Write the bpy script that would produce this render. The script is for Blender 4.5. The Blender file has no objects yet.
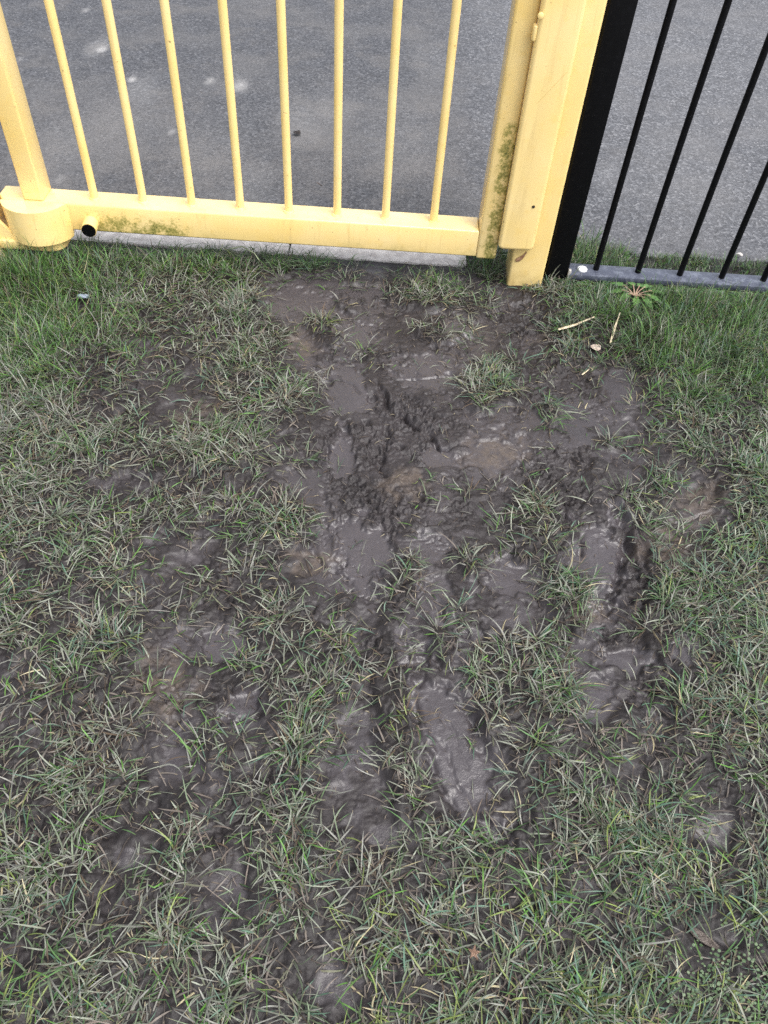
import bpy, bmesh, math, random
import numpy as np
from mathutils import Vector, Matrix

random.seed(7)
rng = np.random.default_rng(11)
scene = bpy.context.scene
DENOISE = False
COL = scene.collection
R = math.radians

# ------------------------------------------------------------------ camera
W, H, F = 768, 1024, 790.0
PITCH, ROLL, YAW, CAMH = 0.8538, 0.0809, 0.0271, 0.9977


def cam_axes():
    cy, sy, cp, sp = math.cos(YAW), math.sin(YAW), math.cos(PITCH), math.sin(PITCH)
    f = np.array([sy * cp, cy * cp, -sp])
    r = np.array([cy, -sy, 0.0])
    u = np.cross(r, f)
    c, s = math.cos(ROLL), math.sin(ROLL)
    return c * r + s * u, -s * r + c * u, f


AR, AU, AF = cam_axes()
CAM = np.array([0, 0, CAMH])


def to_px(x, y, z=0.0):
    """where ground points were measured on the survey picture"""
    dx, dy, dz = x - CAM[0], y - CAM[1], z - CAM[2]
    d = dx * AF[0] + dy * AF[1] + dz * AF[2]
    d = np.maximum(d, 0.05)
    return (W / 2 + F * (dx * AR[0] + dy * AR[1] + dz * AR[2]) / d,
            H / 2 - F * (dx * AU[0] + dy * AU[1] + dz * AU[2]) / d)


def gpt(px, py, z=0.0):
    d = AF + AR * (px - W / 2) / F - AU * (py - H / 2) / F
    t = (z - CAMH) / d[2]
    p = CAM + d * t
    return float(p[0]), float(p[1])


cam = bpy.data.cameras.new('camera')
cam.sensor_fit = 'VERTICAL'
cam.sensor_height = 36.0
cam.lens = F / H * 36.0
cam.clip_start = 0.02
cam.clip_end = 500
co = bpy.data.objects.new('camera', cam)
COL.objects.link(co)
m = Matrix.Identity(4)
for i in range(3):
    m[i][0], m[i][1], m[i][2], m[i][3] = AR[i], AU[i], -AF[i], CAM[i]
co.matrix_world = m
scene.camera = co

# ------------------------------------------------------------------ light
world = bpy.data.worlds.new('World')
scene.world = world
world.use_nodes = True
nt = world.node_tree
nt.nodes.clear()
out = nt.nodes.new('ShaderNodeOutputWorld')
bg = nt.nodes.new('ShaderNodeBackground')
sky = nt.nodes.new('ShaderNodeTexSky')
sky.sky_type = 'NISHITA'
sky.sun_disc = False
SUN_EL, SUN_AZ = R(61), R(126)         # azimuth measured from +Y (behind the gate) towards +X (right)
sky.sun_elevation = SUN_EL
sky.sun_rotation = SUN_AZ
sky.air_density = 1.0
sky.dust_density = 4.0
sky.ozone_density = 1.0
hsv = nt.nodes.new('ShaderNodeHueSaturation')
hsv.inputs['Saturation'].default_value = 0.32
nt.links.new(sky.outputs[0], hsv.inputs['Color'])
nt.links.new(hsv.outputs[0], bg.inputs['Color'])
bg.inputs['Strength'].default_value = 0.15
nt.links.new(bg.outputs[0], out.inputs['Surface'])

sun = bpy.data.lights.new('sun', 'SUN')
sun.energy = 1.1
sun.angle = R(42)
sun.color = (1.0, 0.97, 0.93)
so = bpy.data.objects.new('sun', sun)
COL.objects.link(so)
sd = Vector((math.sin(SUN_AZ) * math.cos(SUN_EL), math.cos(SUN_AZ) * math.cos(SUN_EL), math.sin(SUN_EL)))
so.rotation_euler = sd.to_track_quat('Z', 'Y').to_euler()
so.location = (3, 3, 5)

scene.view_settings.view_transform = 'Standard'
scene.view_settings.look = 'None'
scene.view_settings.gamma = 1
scene.view_settings.exposure = 1.27
scene.view_settings.use_curve_mapping = False
scene.cycles.use_denoising = DENOISE

# ------------------------------------------------------------------ noise
_perm = rng.permutation(1024).astype(np.int64)
_perm = np.concatenate([_perm, _perm])
_ang = rng.random(1024) * 2 * np.pi
_gx, _gy = np.cos(_ang), np.sin(_ang)


def perlin(x, y, seed=0):
    xi = np.floor(x).astype(np.int64)
    yi = np.floor(y).astype(np.int64)
    xf = x - xi
    yf = y - yi
    u = xf * xf * xf * (xf * (xf * 6 - 15) + 10)
    v = yf * yf * yf * (yf * (yf * 6 - 15) + 10)

    def g(ix, iy, fx, fy):
        h = _perm[(_perm[(ix + seed * 37) & 1023] + iy) & 1023]
        return _gx[h] * fx + _gy[h] * fy
    a = g(xi, yi, xf, yf)
    b = g(xi + 1, yi, xf - 1, yf)
    c = g(xi, yi + 1, xf, yf - 1)
    d = g(xi + 1, yi + 1, xf - 1, yf - 1)
    return (a + u * (b - a) + v * ((c + u * (d - c)) - (a + u * (b - a)))) * 1.5


def fbm(x, y, seed, octv=3, gain=0.5):
    s = 0
    a = 1.0
    for o in range(octv):
        s = s + a * perlin(x, y, seed + o)
        x, y, a = x * 2.03, y * 2.03, a * gain
    return s


def worley(x, y, seed):
    xi, yi = np.floor(x).astype(np.int64), np.floor(y).astype(np.int64)
    f1 = np.full(x.shape, 9.0)
    f2 = np.full(x.shape, 9.0)
    hh = np.zeros(x.shape)
    for i in (-1, 0, 1):
        for j in (-1, 0, 1):
            h = _perm[(_perm[(xi + i + seed * 71) & 1023] + yi + j) & 1023]
            dx = xi + i + (h & 31) / 31.0 - x
            dy = yi + j + ((h >> 5) & 31) / 31.0 - y
            d = np.hypot(dx, dy)
            v = ((h * 7919) & 1023) / 1023.0 - .5 + .55 * (dx * _gx[h] + dy * _gy[h])
            closer = d < f1
            f2 = np.where(closer, f1, np.minimum(f2, d))
            hh = np.where(closer, v, hh)
            f1 = np.where(closer, d, f1)
    return f2 - f1, hh


def sstep(a, b, x):
    t = np.clip((x - a) / (b - a), 0, 1)
    return t * t * (3 - 2 * t)


# ------------------------------------------------------------------ how much grass grows where (0 bare mud .. 9 thick turf)
COVER = """
888777 888855 557888 677777
886767 571121 756778 888999
887655 586352 434425 778999
996535 476445 135346 468898
875533 456401 005614 216777
885342 464540 104443 434666
776666 883410 000033 244456
775335 524210 111442 446347
666656 467612 221263 427237
666644 345300 314455 114467
465544 344320 514226 017766
664545 456443 543237 116767
656652 136513 444314 416666
456632 465544 426664 233567
464544 414562 515777 243777
456642 545641 511445 753666
667642 444521 621266 544556
566545 456631 353346 665645
657445 456642 255346 766526
676436 426536 465545 467766
655344 335646 676445 467557
566655 456647 666567 577436
466666 565527 555677 657654
567555 565327 655677 776566
667655 565437 666777 777666
"""
CG = np.array([[int(ch) for ch in ln.replace(' ', '')] for ln in COVER.strip().splitlines()], float) / 9.0


def cover_px(px, py):
    gx = np.clip((px - 16) / 32.0, 0, CG.shape[1] - 1.001)
    gy = np.clip((py - 256) / 32.0, 0, CG.shape[0] - 1.001)
    ix, iy = gx.astype(int), gy.astype(int)
    fx, fy = gx - ix, gy - iy
    fx, fy = fx * fx * (3 - 2 * fx), fy * fy * (3 - 2 * fy)
    return (CG[iy, ix] * (1 - fx) * (1 - fy) + CG[iy, ix + 1] * fx * (1 - fy)
            + CG[iy + 1, ix] * (1 - fx) * fy + CG[iy + 1, ix + 1] * fx * fy)


WORN = [(420, 330, 135, 70), (405, 470, 110, 120), (560, 440, 95, 80), (605, 590, 48, 130), (465, 600, 85, 55), (330, 300, 75, 30), (447, 720, 36, 95), (362, 790, 24, 50)]
ISLES = [(485, 388, 38, 30, .95), (445, 328, 40, 18, .72), (418, 290, 42, 24, .85), (470, 300, 40, 22, .6), (360, 275, 40, 10, .55), (250, 290, 30, 16, .7), (515, 395, 20, 14, .45), (440, 480, 24, 16, .3), (480, 490, 26, 10, .45), (610, 440, 30, 16, .5), (350, 300, 20, 12, .4), (330, 325, 30, 24, .6), (372, 350, 13, 16, .5), (515, 365, 14, 10, .6),
         (547, 415, 15, 20, .6), (530, 518, 24, 42, .8), (577, 597, 24, 46, .9), (470, 560, 22, 20, .65), (408, 582, 16, 42, .65), (420, 528, 26, 10, .5),
         (268, 512, 42, 36, .8), (235, 450, 36, 34, .85), (250, 340, 36, 26, .8), (285, 395, 42, 28, .65), (600, 470, 26, 14, .5), (595, 505, 16, 12, .5),
         (520, 655, 60, 26, .8), (640, 500, 26, 26, .8), (440, 645, 14, 30, .6), (385, 660, 16, 40, .7), (318, 640, 40, 30, .7), (455, 610, 10, 24, .5), (562, 605, 12, 14, .5)]


def cover(x, y):
    wx = x + 0.018 * fbm(x * 14, y * 14, 51, 2)
    wy = y + 0.018 * fbm(x * 14, y * 14, 61, 2)
    px, py = to_px(wx, wy)
    far = np.maximum(np.abs(x) - 1.3, 0) + np.maximum(-y - 0.3, 0)
    c = cover_px(px, py)
    wn = np.zeros_like(px)
    for (cx, cy, a, b) in WORN:
        wn = np.maximum(wn, 1 - sstep(.7, 1.15, np.hypot((px - cx) / a, (py - cy) / b)))
    c = c * (1 - .62 * wn)
    for (cx, cy, a, b, k) in ISLES:
        c = np.maximum(c, .86 * k * (1 - sstep(.4, 1.2, np.hypot((px - cx) / a, (py - cy) / b))))
    c = np.maximum(c, .62 * np.exp(-(((px - 388 - (py - 700) * .10) / 17) ** 2)) * sstep(640, 670, py) * sstep(860, 800, py))
    c = c - .04 * sstep(330, 250, px) * sstep(440, 540, py) * sstep(.75, .4, c)
    return c + (0.65 - c) * np.clip(far * 3, 0, 1)


# smooth wet silt / slide marks : px, py, semi axes, tilt, depth
SMOOTH = [(452, 742, 96, 25, 64, .010), (412, 648, 32, 17, 70, .006), (602, 556, 46, 27, 80, .014),
          (497, 450, 34, 20, 0, .005), (362, 552, 44, 26, 75, .009), (345, 455, 22, 13, 80, .006),
          (300, 298, 40, 15, 5, .004), (222, 640, 22, 20, 0, .008), (238, 699, 28, 13, -30, .008),
          (630, 656, 27, 14, 15, .010), (712, 826, 20, 17, 0, .0008), (520, 572, 32, 22, 20, .007),
          (440, 598, 36, 17, 60, .007), (471, 634, 13, 10, 0, .005), (327, 522, 42, 8, 88, .004),
          (400, 836, 26, 15, 0, .001), (345, 385, 34, 24, 70, .005), (432, 372, 42, 20, 5, .004),
          (622, 388, 28, 17, 55, -.004), (360, 722, 18, 13, 0, .001), (592, 692, 22, 14, 0, .006),
          (686, 654, 16, 18, 0, .006), (495, 825, 16, 10, 30, .002), (430, 545, 22, 18, 0, .004),
          (605, 600, 22, 20, 0, .006), (440, 455, 20, 12, 0, .004), (355, 330, 24, 18, 0, .004),
          (230, 885, 20, 16, 0, .0012), (590, 880, 16, 18, 0, .0012), (340, 985, 26, 22, 0, .0012),
          (128, 858, 14, 12, 0, .0012), (620, 510, 16, 16, 0, .006), (460, 330, 20, 12, 0, .003)]
ROUGH = [(385, 470, 62, 85, 0), (410, 420, 60, 40, 0), (525, 315, 45, 18, 0), (560, 480, 40, 40, 0),
         (640, 700, 40, 30, 0), (395, 640, 20, 30, 0), (165, 670, 40, 40, 0), (170, 745, 30, 35, 0), (600, 640, 40, 40, 0)]
TAN = [(497, 450, 34, 20), (405, 482, 26, 18), (312, 556, 28, 14), (668, 540, 34, 26), (165, 665, 34, 24), (165, 690, 40, 30),
       (590, 610, 24, 16), (700, 500, 26, 20), (200, 420, 30, 20), (300, 340, 20, 16)]
# crevices (negative) and squeezed-up lips (positive): points, half width m, height m
LINES = [([(376, 372), (384, 395), (392, 408), (410, 420), (425, 434), (441, 448), (458, 443)], .004, -.013),
         ([(380, 378), (391, 399), (402, 408), (419, 418), (434, 432), (449, 439)], .006, .007),
         ([(384, 415), (386, 440), (382, 462), (390, 480)], .006, -.010),
         ([(372, 505), (366, 492), (376, 482), (388, 478)], .003, -.010),
         ([(322, 458), (329, 468), (332, 480)], .0025, -.007),
         ([(634, 522), (638, 540), (634, 556), (629, 566)], .006, .013),
         ([(626, 522), (628, 545), (621, 572), (612, 590)], .007, -.009),
         ([(655, 668), (660, 690), (657, 704)], .006, .010),
         ([(649, 668), (653, 690), (664, 712), (672, 724)], .005, -.010),
         ([(412, 690), (420, 735), (438, 785), (458, 815)], .006, -.007),
         ([(458, 690), (478, 735), (500, 775), (508, 815)], .007, -.008),
         ([(465, 690), (487, 735), (508, 772)], .005, .0025),
         ([(440, 735), (452, 765), (466, 800)], .003, -.003), ([(448, 715), (462, 750), (474, 770)], .0025, -.003),
         ([(575, 505), (584, 528), (582, 552)], .005, -.008), ([(480, 525), (494, 515), (508, 510)], .005, .007),
         ([(436, 600), (446, 625), (460, 645)], .003, -.007), ([(512, 430), (524, 452), (520, 470)], .004, -.006),
         ([(563, 490), (570, 515), (580, 530)], .004, -.009), ([(310, 545), (326, 560), (345, 572)], .004, -.008),
         ([(345, 550), (344, 575), (350, 590)], .004, -.009), ([(395, 408), (420, 412), (448, 418)], .003, -.006),
         ([(335, 375), (352, 380), (362, 393)], .0025, -.006), ([(384, 375), (420, 378), (460, 372)], .0025, -.006),
         ([(235, 690), (262, 680), (290, 678)], .006, .006), ([(205, 715), (240, 716), (270, 708)], .005, -.010),
         ([(640, 520), (680, 520), (720, 508)], .0035, -.009), 
         ([(650, 780), (662, 800), (668, 818)], .005, .006), ([(150, 530), (185, 532), (230, 530)], .004, -.008)]
HOLES = [(415, 498, 9, 6, .014), (372, 392, 6, 5, .010), (378, 455, 9, 12, .010), (326, 376, 7, 5, .009), (416, 504, 7, 5, .008),
         (246, 468, 9, 10, .008), (322, 444, 8, 6, .010), (530, 500, 8, 7, .007), (560, 540, 10, 8, .007), (335, 565, 9, 12, .009),
         (450, 372, 6, 4, .006), (365, 420, 8, 5, .009), (224, 600, 9, 8, .009), (400, 445, 6, 5, .009), (388, 432, 5, 5, .008), (570, 500, 7, 6, .009)]


def ell(px, py, cx, cy, a, b, ang, warp):
    t = R(ang)
    dx, dy = px - cx, py - cy
    u = (dx * math.cos(t) + dy * math.sin(t)) / a
    v = (-dx * math.sin(t) + dy * math.cos(t)) / b
    return np.sqrt(u * u + v * v) + warp


def axis(fine0, fine1, step, lim0, lim1):
    a = list(np.arange(fine0, fine1 + step * .5, step))
    lo, hi, s = [], [], step
    p = fine0
    while p > lim0:
        s = min(s * 1.16, 8)
        p -= s
        lo.append(p)
    p, s = fine1, step
    while p < lim1:
        s = min(s * 1.16, 8)
        p += s
        hi.append(p)
    return np.array(lo[::-1] + a + hi)


XS = axis(-1.0, 1.08, .0021, -60, 60)
YS = axis(0.06, 1.70, .0020, -60, 60)


def tarmac_edge(x):
    e = 1.688 + 0 * x
    r = 1.742 + 0.030 * np.exp(-((x - .50) / .07) ** 2) + 0.012 * perlin(x * 9, x * 0 + 3.3, 5) + 0.006 * perlin(x * 40, x * 0 + 1.3, 6)
    e = np.where(x > .2, 1.71 + .008 * perlin(x * 40, x * 0 + 1.3, 6), e)
    return np.where(x > .34, r, np.where(x < -.95, r, e))


def build_height():
    X, Y = np.meshgrid(XS, YS)
    px, py = to_px(X, Y)
    near = (np.abs(X) < 1.7) & (Y > -.6) & (Y < 2.0)
    c = cover(X, Y)
    w1 = fbm(X * 22, Y * 22, 3, 3)
    w2 = fbm(X * 60, Y * 60, 9, 2)
    bare = 1 - sstep(.22, .56, c + .12 * w1)
    # layers of churned soil
    lump = np.abs(fbm(X * 17, Y * 17, 20, 3, .55))
    clod = np.abs(fbm(X * 48 + .6 * w1, Y * 48 + .6 * w1, 24, 3, .55))
    fine = fbm(X * 150, Y * 150, 30, 3, .6)
    grit = fbm(X * 330, Y * 330, 34, 2, .6)
    worm = np.exp(-(perlin(X * 34 + w1 * .9, Y * 34 - w1 * .9, 41) / .045) ** 2) * sstep(-.1, .5, perlin(X * 9, Y * 9, 43))
    rough = np.clip(.55 + .55 * fbm(X * 7, Y * 7, 46, 2), .12, 1)
    for (cx, cy, a, b, t) in ROUGH:
        rough = np.maximum(rough, .95 * (1 - sstep(.6, 1.2, ell(px, py, cx, cy, a, b, t, .25 * w1))))
    S = np.zeros_like(X)
    D = np.zeros_like(X)
    for (cx, cy, a, b, t, dep) in SMOOTH:
        e = ell(px, py, cx, cy, a * 1.06, b * 1.06, t, .48 * w1 + .20 * w2 + .06 * fine)
        s = 1 - sstep(.74, 1.04, e)
        S = np.maximum(S, s * (.62 if dep < .0013 else 1))
        D = D - dep * s + dep * .45 * np.exp(-((e - 1.2) / .16) ** 2)
    smear = sstep(-.22, .22, fbm(X * 8 + .4 * w1, Y * 5 + .4 * w1, 111, 2) + .35 * w1 + .16 * w2 + .05 * fine) * bare
    rh = np.zeros_like(X)
    for (cx, cy, a, b, t) in ROUGH[:4]:
        rh = np.maximum(rh, 1 - sstep(.6, 1.2, ell(px, py, cx, cy, a, b, t, .3 * w1)))
    S = np.maximum(S, .72 * smear * (1 - .8 * rh))
    T = np.zeros_like(X)
    for (cx, cy, a, b) in TAN:
        T = np.maximum(T, 1 - sstep(.5, 1.15, ell(px, py, cx, cy, a, b, 0, .45 * w1 + .2 * w2)))
    L = np.zeros_like(X)
    for pts, wd, hgt in LINES:
        P = [gpt(*p) for p in pts]
        x0, x1 = min(p[0] for p in P) - .05, max(p[0] for p in P) + .05
        y0, y1 = min(p[1] for p in P) - .05, max(p[1] for p in P) + .05
        ix = slice(np.searchsorted(XS, x0), np.searchsorted(XS, x1))
        iy = slice(np.searchsorted(YS, y0), np.searchsorted(YS, y1))
        gx = X[iy, ix] + .006 * w1[iy, ix] + .0018 * w2[iy, ix]
        gy = Y[iy, ix] + .006 * np.roll(w1[iy, ix], 7, 0) + .0018 * np.roll(w2[iy, ix], 5, 1)
        best = np.full(gx.shape, 9.0)
        tt = np.zeros(gx.shape)
        for k, (p, q) in enumerate(zip(P[:-1], P[1:])):
            dx, dy = q[0] - p[0], q[1] - p[1]
            s = np.clip(((gx - p[0]) * dx + (gy - p[1]) * dy) / (dx * dx + dy * dy), 0, 1)
            d = np.hypot(gx - p[0] - s * dx, gy - p[1] - s * dy)
            tt = np.where(d < best, (k + s) / (len(P) - 1), tt)
            best = np.minimum(best, d)
        prof = np.exp(-(best / wd) ** 2) * np.clip(np.sin(np.pi * np.clip(tt, .04, .96)) * 2.2, 0, 1)
        L[iy, ix] += hgt * prof * (.75 + .6 * w2[iy, ix])
    for (cx, cy, a, b, dep) in HOLES:
        L -= dep * (1 - sstep(.3, 1.15, ell(px, py, cx, cy, a, b, 0, .4 * w1)))
    streak = fbm((X * .88 + Y * .47) * 95, (X * -.47 + Y * .88) * 14, 66, 2)
    swirl = fbm(X * 26 + w1, Y * 60 + w1 * 1.5, 71, 2)
    ca, ha = worley(X * 62 + .55 * w1 + .25 * w2, Y * 62 - .55 * w1 + .25 * w2, 3)
    cb, hb = worley(X * 150 + .5 * w2 + .35 * fine, Y * 150 - .5 * w2, 8)
    frag = (.0078 * ha - .0048 * (1 - sstep(0, .10, ca)) + .0048 * hb - .0016 * (1 - sstep(0, .14, cb))) * sstep(.0, .35, perlin(X * 13, Y * 13, 101) + .35 * rough)
    h = .010 * fbm(X * 3.2, Y * 3.2, 1, 2) - .008 * bare
    k = rough * (1 - S)
    h = h + (.007 * (lump - .3) * (.35 + .65 * k) + .0025 * (clod - .25) * k * bare + frag * k * (.35 + .65 * bare) + .003 * (clod - .25) * (1 - bare)
             + .0017 * fine * (k * .9 + .1) + .0009 * grit * (.35 + k)
             - .008 * worm * k * bare) * (1 - .80 * S) - .0035 * worm * S * bare
    flat = np.zeros_like(X)
    for (cx, cy, a, b, t, dep) in SMOOTH:
        if dep < .0013:
            flat = np.maximum(flat, 1 - sstep(.8, 1.9, ell(px, py, cx, cy, a, b, t, .2 * w1)))
    h = h * (1 - .6 * flat) - .003 * flat
    h = h + S * (.0014 * streak * (.4 + .6 * sstep(-.1, .4, w2)) + .0005 * swirl + .0004 * w1) + .6 * D + L
    h = h + .006 * (1 - bare) * (.5 + .5 * perlin(X * 30, Y * 30, 81))
    # settle to the levels of the edging and the tarmac
    edge = sstep(1.50, 1.63, Y)
    h = h * (1 - .75 * edge) - .004 * edge
    h = np.where(Y > tarmac_edge(X) + .01, -.03, h)
    h = np.where((X > -1.15) & (X < .195) & (Y > 1.640), np.minimum(h, -.02), h)
    away = np.clip((np.maximum(np.abs(X) - 1.5, 0) + np.maximum(-Y - .5, 0)) * 2, 0, 1)
    h = h * (1 - away) - .004 * away
    return X, Y, h, bare, S, T, k, c


GX, GY, GH, BARE, SM, TN, KR, CV = build_height()


def hgt(x, y, A=None):
    A = GH if A is None else A
    ix = np.clip(np.searchsorted(XS, x) - 1, 0, len(XS) - 2)
    iy = np.clip(np.searchsorted(YS, y) - 1, 0, len(YS) - 2)
    fx = np.clip((x - XS[ix]) / (XS[ix + 1] - XS[ix]), 0, 1)
    fy = np.clip((y - YS[iy]) / (YS[iy + 1] - YS[iy]), 0, 1)
    return (A[iy, ix] * (1 - fx) * (1 - fy) + A[iy, ix + 1] * fx * (1 - fy)
            + A[iy + 1, ix] * (1 - fx) * fy + A[iy + 1, ix + 1] * fx * fy)


# ------------------------------------------------------------------ mesh helpers
def mesh_np(name, co_, loops, starts, totals, mat, attrs=None, smooth=True, parent=None):
    me = bpy.data.meshes.new(name)
    me.vertices.add(len(co_))
    me.vertices.foreach_set('co', np.ascontiguousarray(co_, np.float32).ravel())
    me.loops.add(len(loops))
    me.loops.foreach_set('vertex_index', np.ascontiguousarray(loops, np.int32))
    me.polygons.add(len(starts))
    me.polygons.foreach_set('loop_start', np.ascontiguousarray(starts, np.int32))
    me.polygons.foreach_set('loop_total', np.ascontiguousarray(totals, np.int32))
    me.update(calc_edges=True)
    me.polygons.foreach_set('use_smooth', np.full(len(starts), smooth))
    for n, (typ, arr) in (attrs or {}).items():
        a = me.attributes.new(n, typ, 'POINT')
        a.data.foreach_set('color' if typ == 'FLOAT_COLOR' else 'value', np.ascontiguousarray(arr, np.float32).ravel())
    me.materials.append(mat)
    me.validate()
    o = bpy.data.objects.new(name, me)
    COL.objects.link(o)
    if parent:
        o.parent = parent
    return o


def grid_np(name, X, Y, Z, mat, attrs=None):
    ny, nx = X.shape
    co_ = np.stack([X, Y, Z], -1).reshape(-1, 3)
    i = np.arange(ny * nx).reshape(ny, nx)
    q = np.stack([i[:-1, :-1], i[:-1, 1:], i[1:, 1:], i[1:, :-1]], -1).reshape(-1)
    n = len(q) // 4
    return mesh_np(name, co_, q, np.arange(n) * 4, np.full(n, 4), mat, attrs)


def finish(name, bm, mat, parent=None, smooth=True):
    bmesh.ops.recalc_face_normals(bm, faces=bm.faces)
    me = bpy.data.meshes.new(name)
    bm.to_mesh(me)
    bm.free()
    me.materials.append(mat)
    if smooth:
        me.polygons.foreach_set('use_smooth', [True] * len(me.polygons))
        try:
            me.set_sharp_from_angle(angle=R(40))
        except Exception:
            pass
    o = bpy.data.objects.new(name, me)
    COL.objects.link(o)
    if parent is not None:
        o.parent = parent
        o.matrix_parent_inverse = Matrix.Identity(4)
        o.location = -Vector(parent.location)
    return o


def bm_box(x0, x1, y0, y1, z0, z1, bev=.004, seg=3, cuts=0):
    bm = bmesh.new()
    bmesh.ops.create_cube(bm, size=1)
    for v in bm.verts:
        v.co = Vector(((x0 + x1) / 2 + v.co.x * (x1 - x0), (y0 + y1) / 2 + v.co.y * (y1 - y0), (z0 + z1) / 2 + v.co.z * (z1 - z0)))
    if bev:
        bmesh.ops.bevel(bm, geom=list(bm.edges), offset=bev, segments=seg, profile=.5, affect='EDGES')
    return bm


def bm_prism(pts, z0, z1, bev=.003, seg=2):
    """outline in x,y, extruded in z"""
    bm = bmesh.new()
    lo = [bm.verts.new((x, y, z0)) for x, y in pts]
    hi = [bm.verts.new((x, y, z1)) for x, y in pts]
    bm.faces.new(lo[::-1])
    bm.faces.new(hi)
    n = len(pts)
    for i in range(n):
        bm.faces.new((lo[i], lo[(i + 1) % n], hi[(i + 1) % n], hi[i]))
    if bev:
        es = [e for e in bm.edges if abs(e.verts[0].co.z - e.verts[1].co.z) < 1e-6]
        bmesh.ops.bevel(bm, geom=es, offset=bev, segments=seg, profile=.5, affect='EDGES')
    return bm


def bm_rod(p, q, r, n=16, dome=False):
    bm = bmesh.new()
    p, q = Vector(p), Vector(q)
    d = (q - p)
    mat = d.to_track_quat('Z', 'Y').to_matrix().to_4x4()
    mat.translation = (p + q) / 2
    bmesh.ops.create_cone(bm, cap_ends=True, segments=n, radius1=r, radius2=r, depth=d.length, matrix=mat)
    return bm


def bm_disc(c, r, h, axis_='Z', n=24, dome=.5):
    bm = bmesh.new()
    prof = [(r, 0), (r, h * (1 - dome)), (r * .85, h * .88), (r * .5, h * .98), (0.0001, h)]
    rings = []
    for (rr, zz) in prof:
        rings.append([bm.verts.new((rr * math.cos(2 * math.pi * k / n), rr * math.sin(2 * math.pi * k / n), zz)) for k in range(n)])
    for a, b in zip(rings[:-1], rings[1:]):
        for k in range(n):
            bm.faces.new((a[k], a[(k + 1) % n], b[(k + 1) % n], b[k]))
    bm.faces.new(rings[-1])
    bm.faces.new(rings[0][::-1])
    if axis_ == 'Y':
        bmesh.ops.rotate(bm, verts=bm.verts, cent=(0, 0, 0), matrix=Matrix.Rotation(R(90), 3, 'X'))
    bmesh.ops.translate(bm, verts=bm.verts, vec=c)
    return bm


def tag(o, label=None, cat=None, group=None, kind=None):
    if label:
        o['label'] = label
    if cat:
        o['category'] = cat
    if group:
        o['group'] = group
    if kind:
        o['kind'] = kind
    return o


def empty(name, loc, label, cat, group=None):
    o = bpy.data.objects.new(name, None)
    o.empty_display_size = .05
    COL.objects.link(o)
    o.location = loc
    return tag(o, label, cat, group)


# ------------------------------------------------------------------ materials
class N:
    def __init__(self, name):
        self.m = bpy.data.materials.new(name)
        self.m.use_nodes = True
        self.t = self.m.node_tree
        self.b = self.t.nodes['Principled BSDF']
        self.o = self.t.nodes['Material Output']

    def n(self, typ, **kw):
        nd = self.t.nodes.new(typ)
        for k, v in kw.items():
            setattr(nd, k, v)
        return nd

    def l(self, a, b):
        self.t.links.new(a, b)

    def val(self, sock, v):
        if hasattr(v, 'is_output') or isinstance(v, bpy.types.NodeSocket):
            self.l(v, sock)
        else:
            sock.default_value = v

    def noise(self, scale, detail=4, rough=.55, vec=None, dist=0):
        nd = self.n('ShaderNodeTexNoise')
        nd.inputs['Scale'].default_value = scale
        nd.inputs['Detail'].default_value = detail
        nd.inputs['Roughness'].default_value = rough
        nd.inputs['Distortion'].default_value = dist
        self.l(vec or self.pos(), nd.inputs['Vector'])
        return nd.outputs['Fac']

    def pos(self):
        if not hasattr(self, '_p'):
            self._p = self.n('ShaderNodeNewGeometry').outputs['Position']
        return self._p

    def xyz(self):
        if not hasattr(self, '_s'):
            s = self.n('ShaderNodeSeparateXYZ')
            self.l(self.pos(), s.inputs[0])
            self._s = s.outputs
        return self._s

    def math(self, op, a, b=0.0, clamp=False):
        nd = self.n('ShaderNodeMath', operation=op, use_clamp=clamp)
        self.val(nd.inputs[0], a)
        self.val(nd.inputs[1], b)
        return nd.outputs[0]

    def step(self, x, a, b):
        nd = self.n('ShaderNodeMapRange', interpolation_type='SMOOTHSTEP')
        self.val(nd.inputs[0], x)
        nd.inputs[1].default_value = a
        nd.inputs[2].default_value = b
        return nd.outputs[0]

    def mix(self, f, a, b, blend='MIX'):
        nd = self.n('ShaderNodeMix', data_type='RGBA', blend_type=blend)
        self.val(nd.inputs['Factor'], f)
        for s, v in ((nd.inputs[6], a), (nd.inputs[7], b)):
            if isinstance(v, tuple):
                s.default_value = (*v, 1)
            else:
                self.l(v, s)
        return nd.outputs[2]

    def ramp(self, f, stops):
        nd = self.n('ShaderNodeValToRGB')
        self.l(f, nd.inputs[0])
        e = nd.color_ramp.elements
        while len(e) < len(stops):
            e.new(.5)
        for el, (p, c) in zip(e, stops):
            el.position = p
            el.color = (*c, 1) if len(c) == 3 else c
        return nd.outputs[0]

    def bump(self, h, strength, dist, prev=None):
        nd = self.n('ShaderNodeBump')
        nd.inputs['Strength'].default_value = strength
        nd.inputs['Distance'].default_value = dist
        self.l(h, nd.inputs['Height'])
        if prev:
            self.l(prev, nd.inputs['Normal'])
        return nd.outputs[0]

    def attr(self, name):
        return self.n('ShaderNodeAttribute', attribute_name=name)

    def set(self, col=None, rough=None, normal=None, spec=None):
        if col is not None:
            if isinstance(col, tuple):
                self.b.inputs['Base Color'].default_value = (*col, 1)
            else:
                self.l(col, self.b.inputs['Base Color'])
        if rough is not None:
            self.val(self.b.inputs['Roughness'], rough)
        if normal is not None:
            self.l(normal, self.b.inputs['Normal'])
        if spec is not None:
            self.b.inputs['Specular IOR Level'].default_value = spec
        return self.m


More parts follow.
